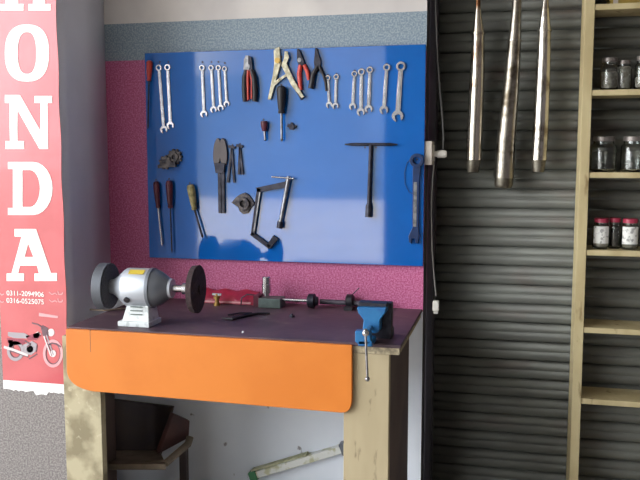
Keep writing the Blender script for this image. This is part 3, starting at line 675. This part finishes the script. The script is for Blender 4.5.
# ------------------------------------------------------------------ shelf unit
SX0, SX1, SXW = .256, .291, 1.2
su = thing('shelf_unit', 'tall bare wooden shelf unit standing before the grey shutter', 'shelf', ((SX0+SXW)/2, .09, 0))
MB().box((SX0, 0, 0), (SX1, .185, 2.45)).build('side_panel', 'shelf_wood', su, bevel=.002)
MB().box((SXW, 0, 0), (SXW+.035, .185, 2.45)).build('side_panel', 'shelf_wood', su, bevel=.002)
shelves = [.1, .562, .854, 1.166, 1.472, 1.79, 2.114]
for z in shelves: MB().box((SX1+.0005, .003, z-.011), (SXW-.0005, .185, z+.011)).build('shelf', 'shelf_wood', su, bevel=.0015)
def jar(px, zi, h, r, label, y=.07, fill=None, lid=None, lab=False):
    z = shelves[zi]+.0111; x = at(px, 100, y).x
    t = thing('glass_jar', label, 'jar', (x, y, z), 'glass jars on the shelf unit')
    neck = h*.82
    MB().lathe((x,y,z), (0,0,1), [(0,r*.8),(.004,r*.96),(.01,r),(neck*.88,r),(neck*.95,r*.93),(neck,r*.78),(h,r*.78),(h,r*.7),(neck,r*.7),(neck*.94,r*.86),(neck*.87,r*.93),(.012,r*.93),(.008,r*.85)], 24).build('glass_body', 'glass', t)
    if fill:
        fh = h*fill[1]; MB().lathe((x,y,z+.009), (0,0,1), [(0,r*.8),(.006,r*.9),(fh,r*.9),(fh+.004,r*.6)], 20).build('contents', fill[0], t)
    if lid: MB().lathe((x,y,z+h*.9), (0,0,1), [(0,r*.84),(h*.1+.003,r*.84),(h*.1+.005,r*.75)], 24).build('lid', lid, t)
    if lab:
        b = MB(); n = 10; vs = []
        for i in range(n+1):
            a = R(-150)+R(110)*i/n
            for rr in (r+.0006, r+.0014):
                for zz in (z+h*.2, z+h*.78): vs.append((x+rr*math.cos(a), y+rr*math.sin(a), zz))
        fs = []
        for i in range(n):
            o_ = 4*i
            fs += [(o_,o_+1,o_+5,o_+4),(o_+2,o_+6,o_+7,o_+3),(o_+1,o_+3,o_+7,o_+5),(o_,o_+4,o_+6,o_+2)]
        fs += [(0,2,3,1),(4*n,4*n+1,4*n+3,4*n+2)]
        b.add(vs, fs).build('paper_label', 'paper_label', t, smooth=False)
    return t
jar(608.5, 5, .122, .034, 'glass jar with grey contents at left end of the uppermost jar shelf', .06, ('grey_fill',.5), 'lid_grey')
jar(623, 5, .112, .029, 'cloudy glass jar second from the left on uppermost jar shelf', .075, ('grey_fill',.72), 'lid_grey')
jar(642, 5, .125, .031, 'glass jar at frame edge on uppermost jar shelf', .06, ('grey_fill',.3), 'lid_grey')
jar(605.5, 4, .135, .05, 'clear empty glass jar at left on the middle jar shelf', .07, None, 'lid_grey')
jar(636, 4, .135, .05, 'clear empty glass jar at right on the middle jar shelf', .07, None, 'lid_grey')
jar(606, 3, .118, .033, 'red lidded jar with white label, left on the lowest jar shelf', .06, ('grey_fill',.25), 'lid_red', True)
jar(620, 3, .118, .026, 'red lidded jar with dark contents, between two labelled jars', .085, ('dark_fill',.62), 'lid_red')
jar(635.5, 3, .118, .034, 'red lidded jar with white label at frame edge, lowest jar shelf', .06, ('grey_fill',.25), 'lid_red', True)
z = shelves[6]+.0112
b = MB(); b.box((at(610,0,.04).x,.04,z),(at(610,0,.04).x+.26,.16,z+.09))
t = thing('cardboard_box', 'yellow cardboard box on the top shelf of shelf unit', 'box', (at(610,0,.04).x+.13,.1,z))
b.build('carton', 'card_yellow', t, bevel=.002)
MB().box((at(610,0,.04).x+.012,.0385,z),(at(610,0,.04).x+.03,.0401,z+.09)).build('tape', 'ivory', t)

# ------------------------------------------------------------------ light
sl = bpy.data.lights.new('sun', 'SUN'); sl.energy = 14; sl.angle = R(2); sl.color = (1, .95, .88)
so = bpy.data.objects.new('sun', sl); C.objects.link(so); so.location = (0, 5, 12)
so.rotation_euler = Vector((-.22, -.42, -1)).to_track_quat('-Z', 'Y').to_euler()
w = bpy.data.worlds.new('sky'); bpy.context.scene.world = w; w.use_nodes = True
nt = w.node_tree; bg = nt.nodes['Background']; bg.inputs['Color'].default_value = (.95, .98, 1, 1)
# plain sky plus an added broad glow low on the left, as key light
az, el = R(57), R(13)
SD = Vector((-math.sin(az)*math.cos(el), -math.cos(az)*math.cos(el), math.sin(el)))
tc = nt.nodes.new('ShaderNodeTexCoord'); dt = nt.nodes.new('ShaderNodeVectorMath'); dt.operation = 'DOT_PRODUCT'; dt.inputs[1].default_value = SD
nt.links.new(tc.outputs['Generated'], dt.inputs[0])
mr = nt.nodes.new('ShaderNodeMapRange'); mr.interpolation_type = 'SMOOTHSTEP'
mr.inputs['From Min'].default_value = math.cos(R(40)); mr.inputs['From Max'].default_value = math.cos(R(8))
mr.inputs['To Min'].default_value = 1.2; mr.inputs['To Max'].default_value = 11
nt.links.new(dt.outputs['Value'], mr.inputs['Value']); nt.links.new(mr.outputs[0], bg.inputs['Strength'])
vs_ = bpy.context.scene.view_settings
bpy.context.scene.display_settings.display_device = 'sRGB'
vs_.view_transform = 'Standard'; vs_.look = 'None'; vs_.gamma = 1; vs_.use_curve_mapping = False; vs_.exposure = 0
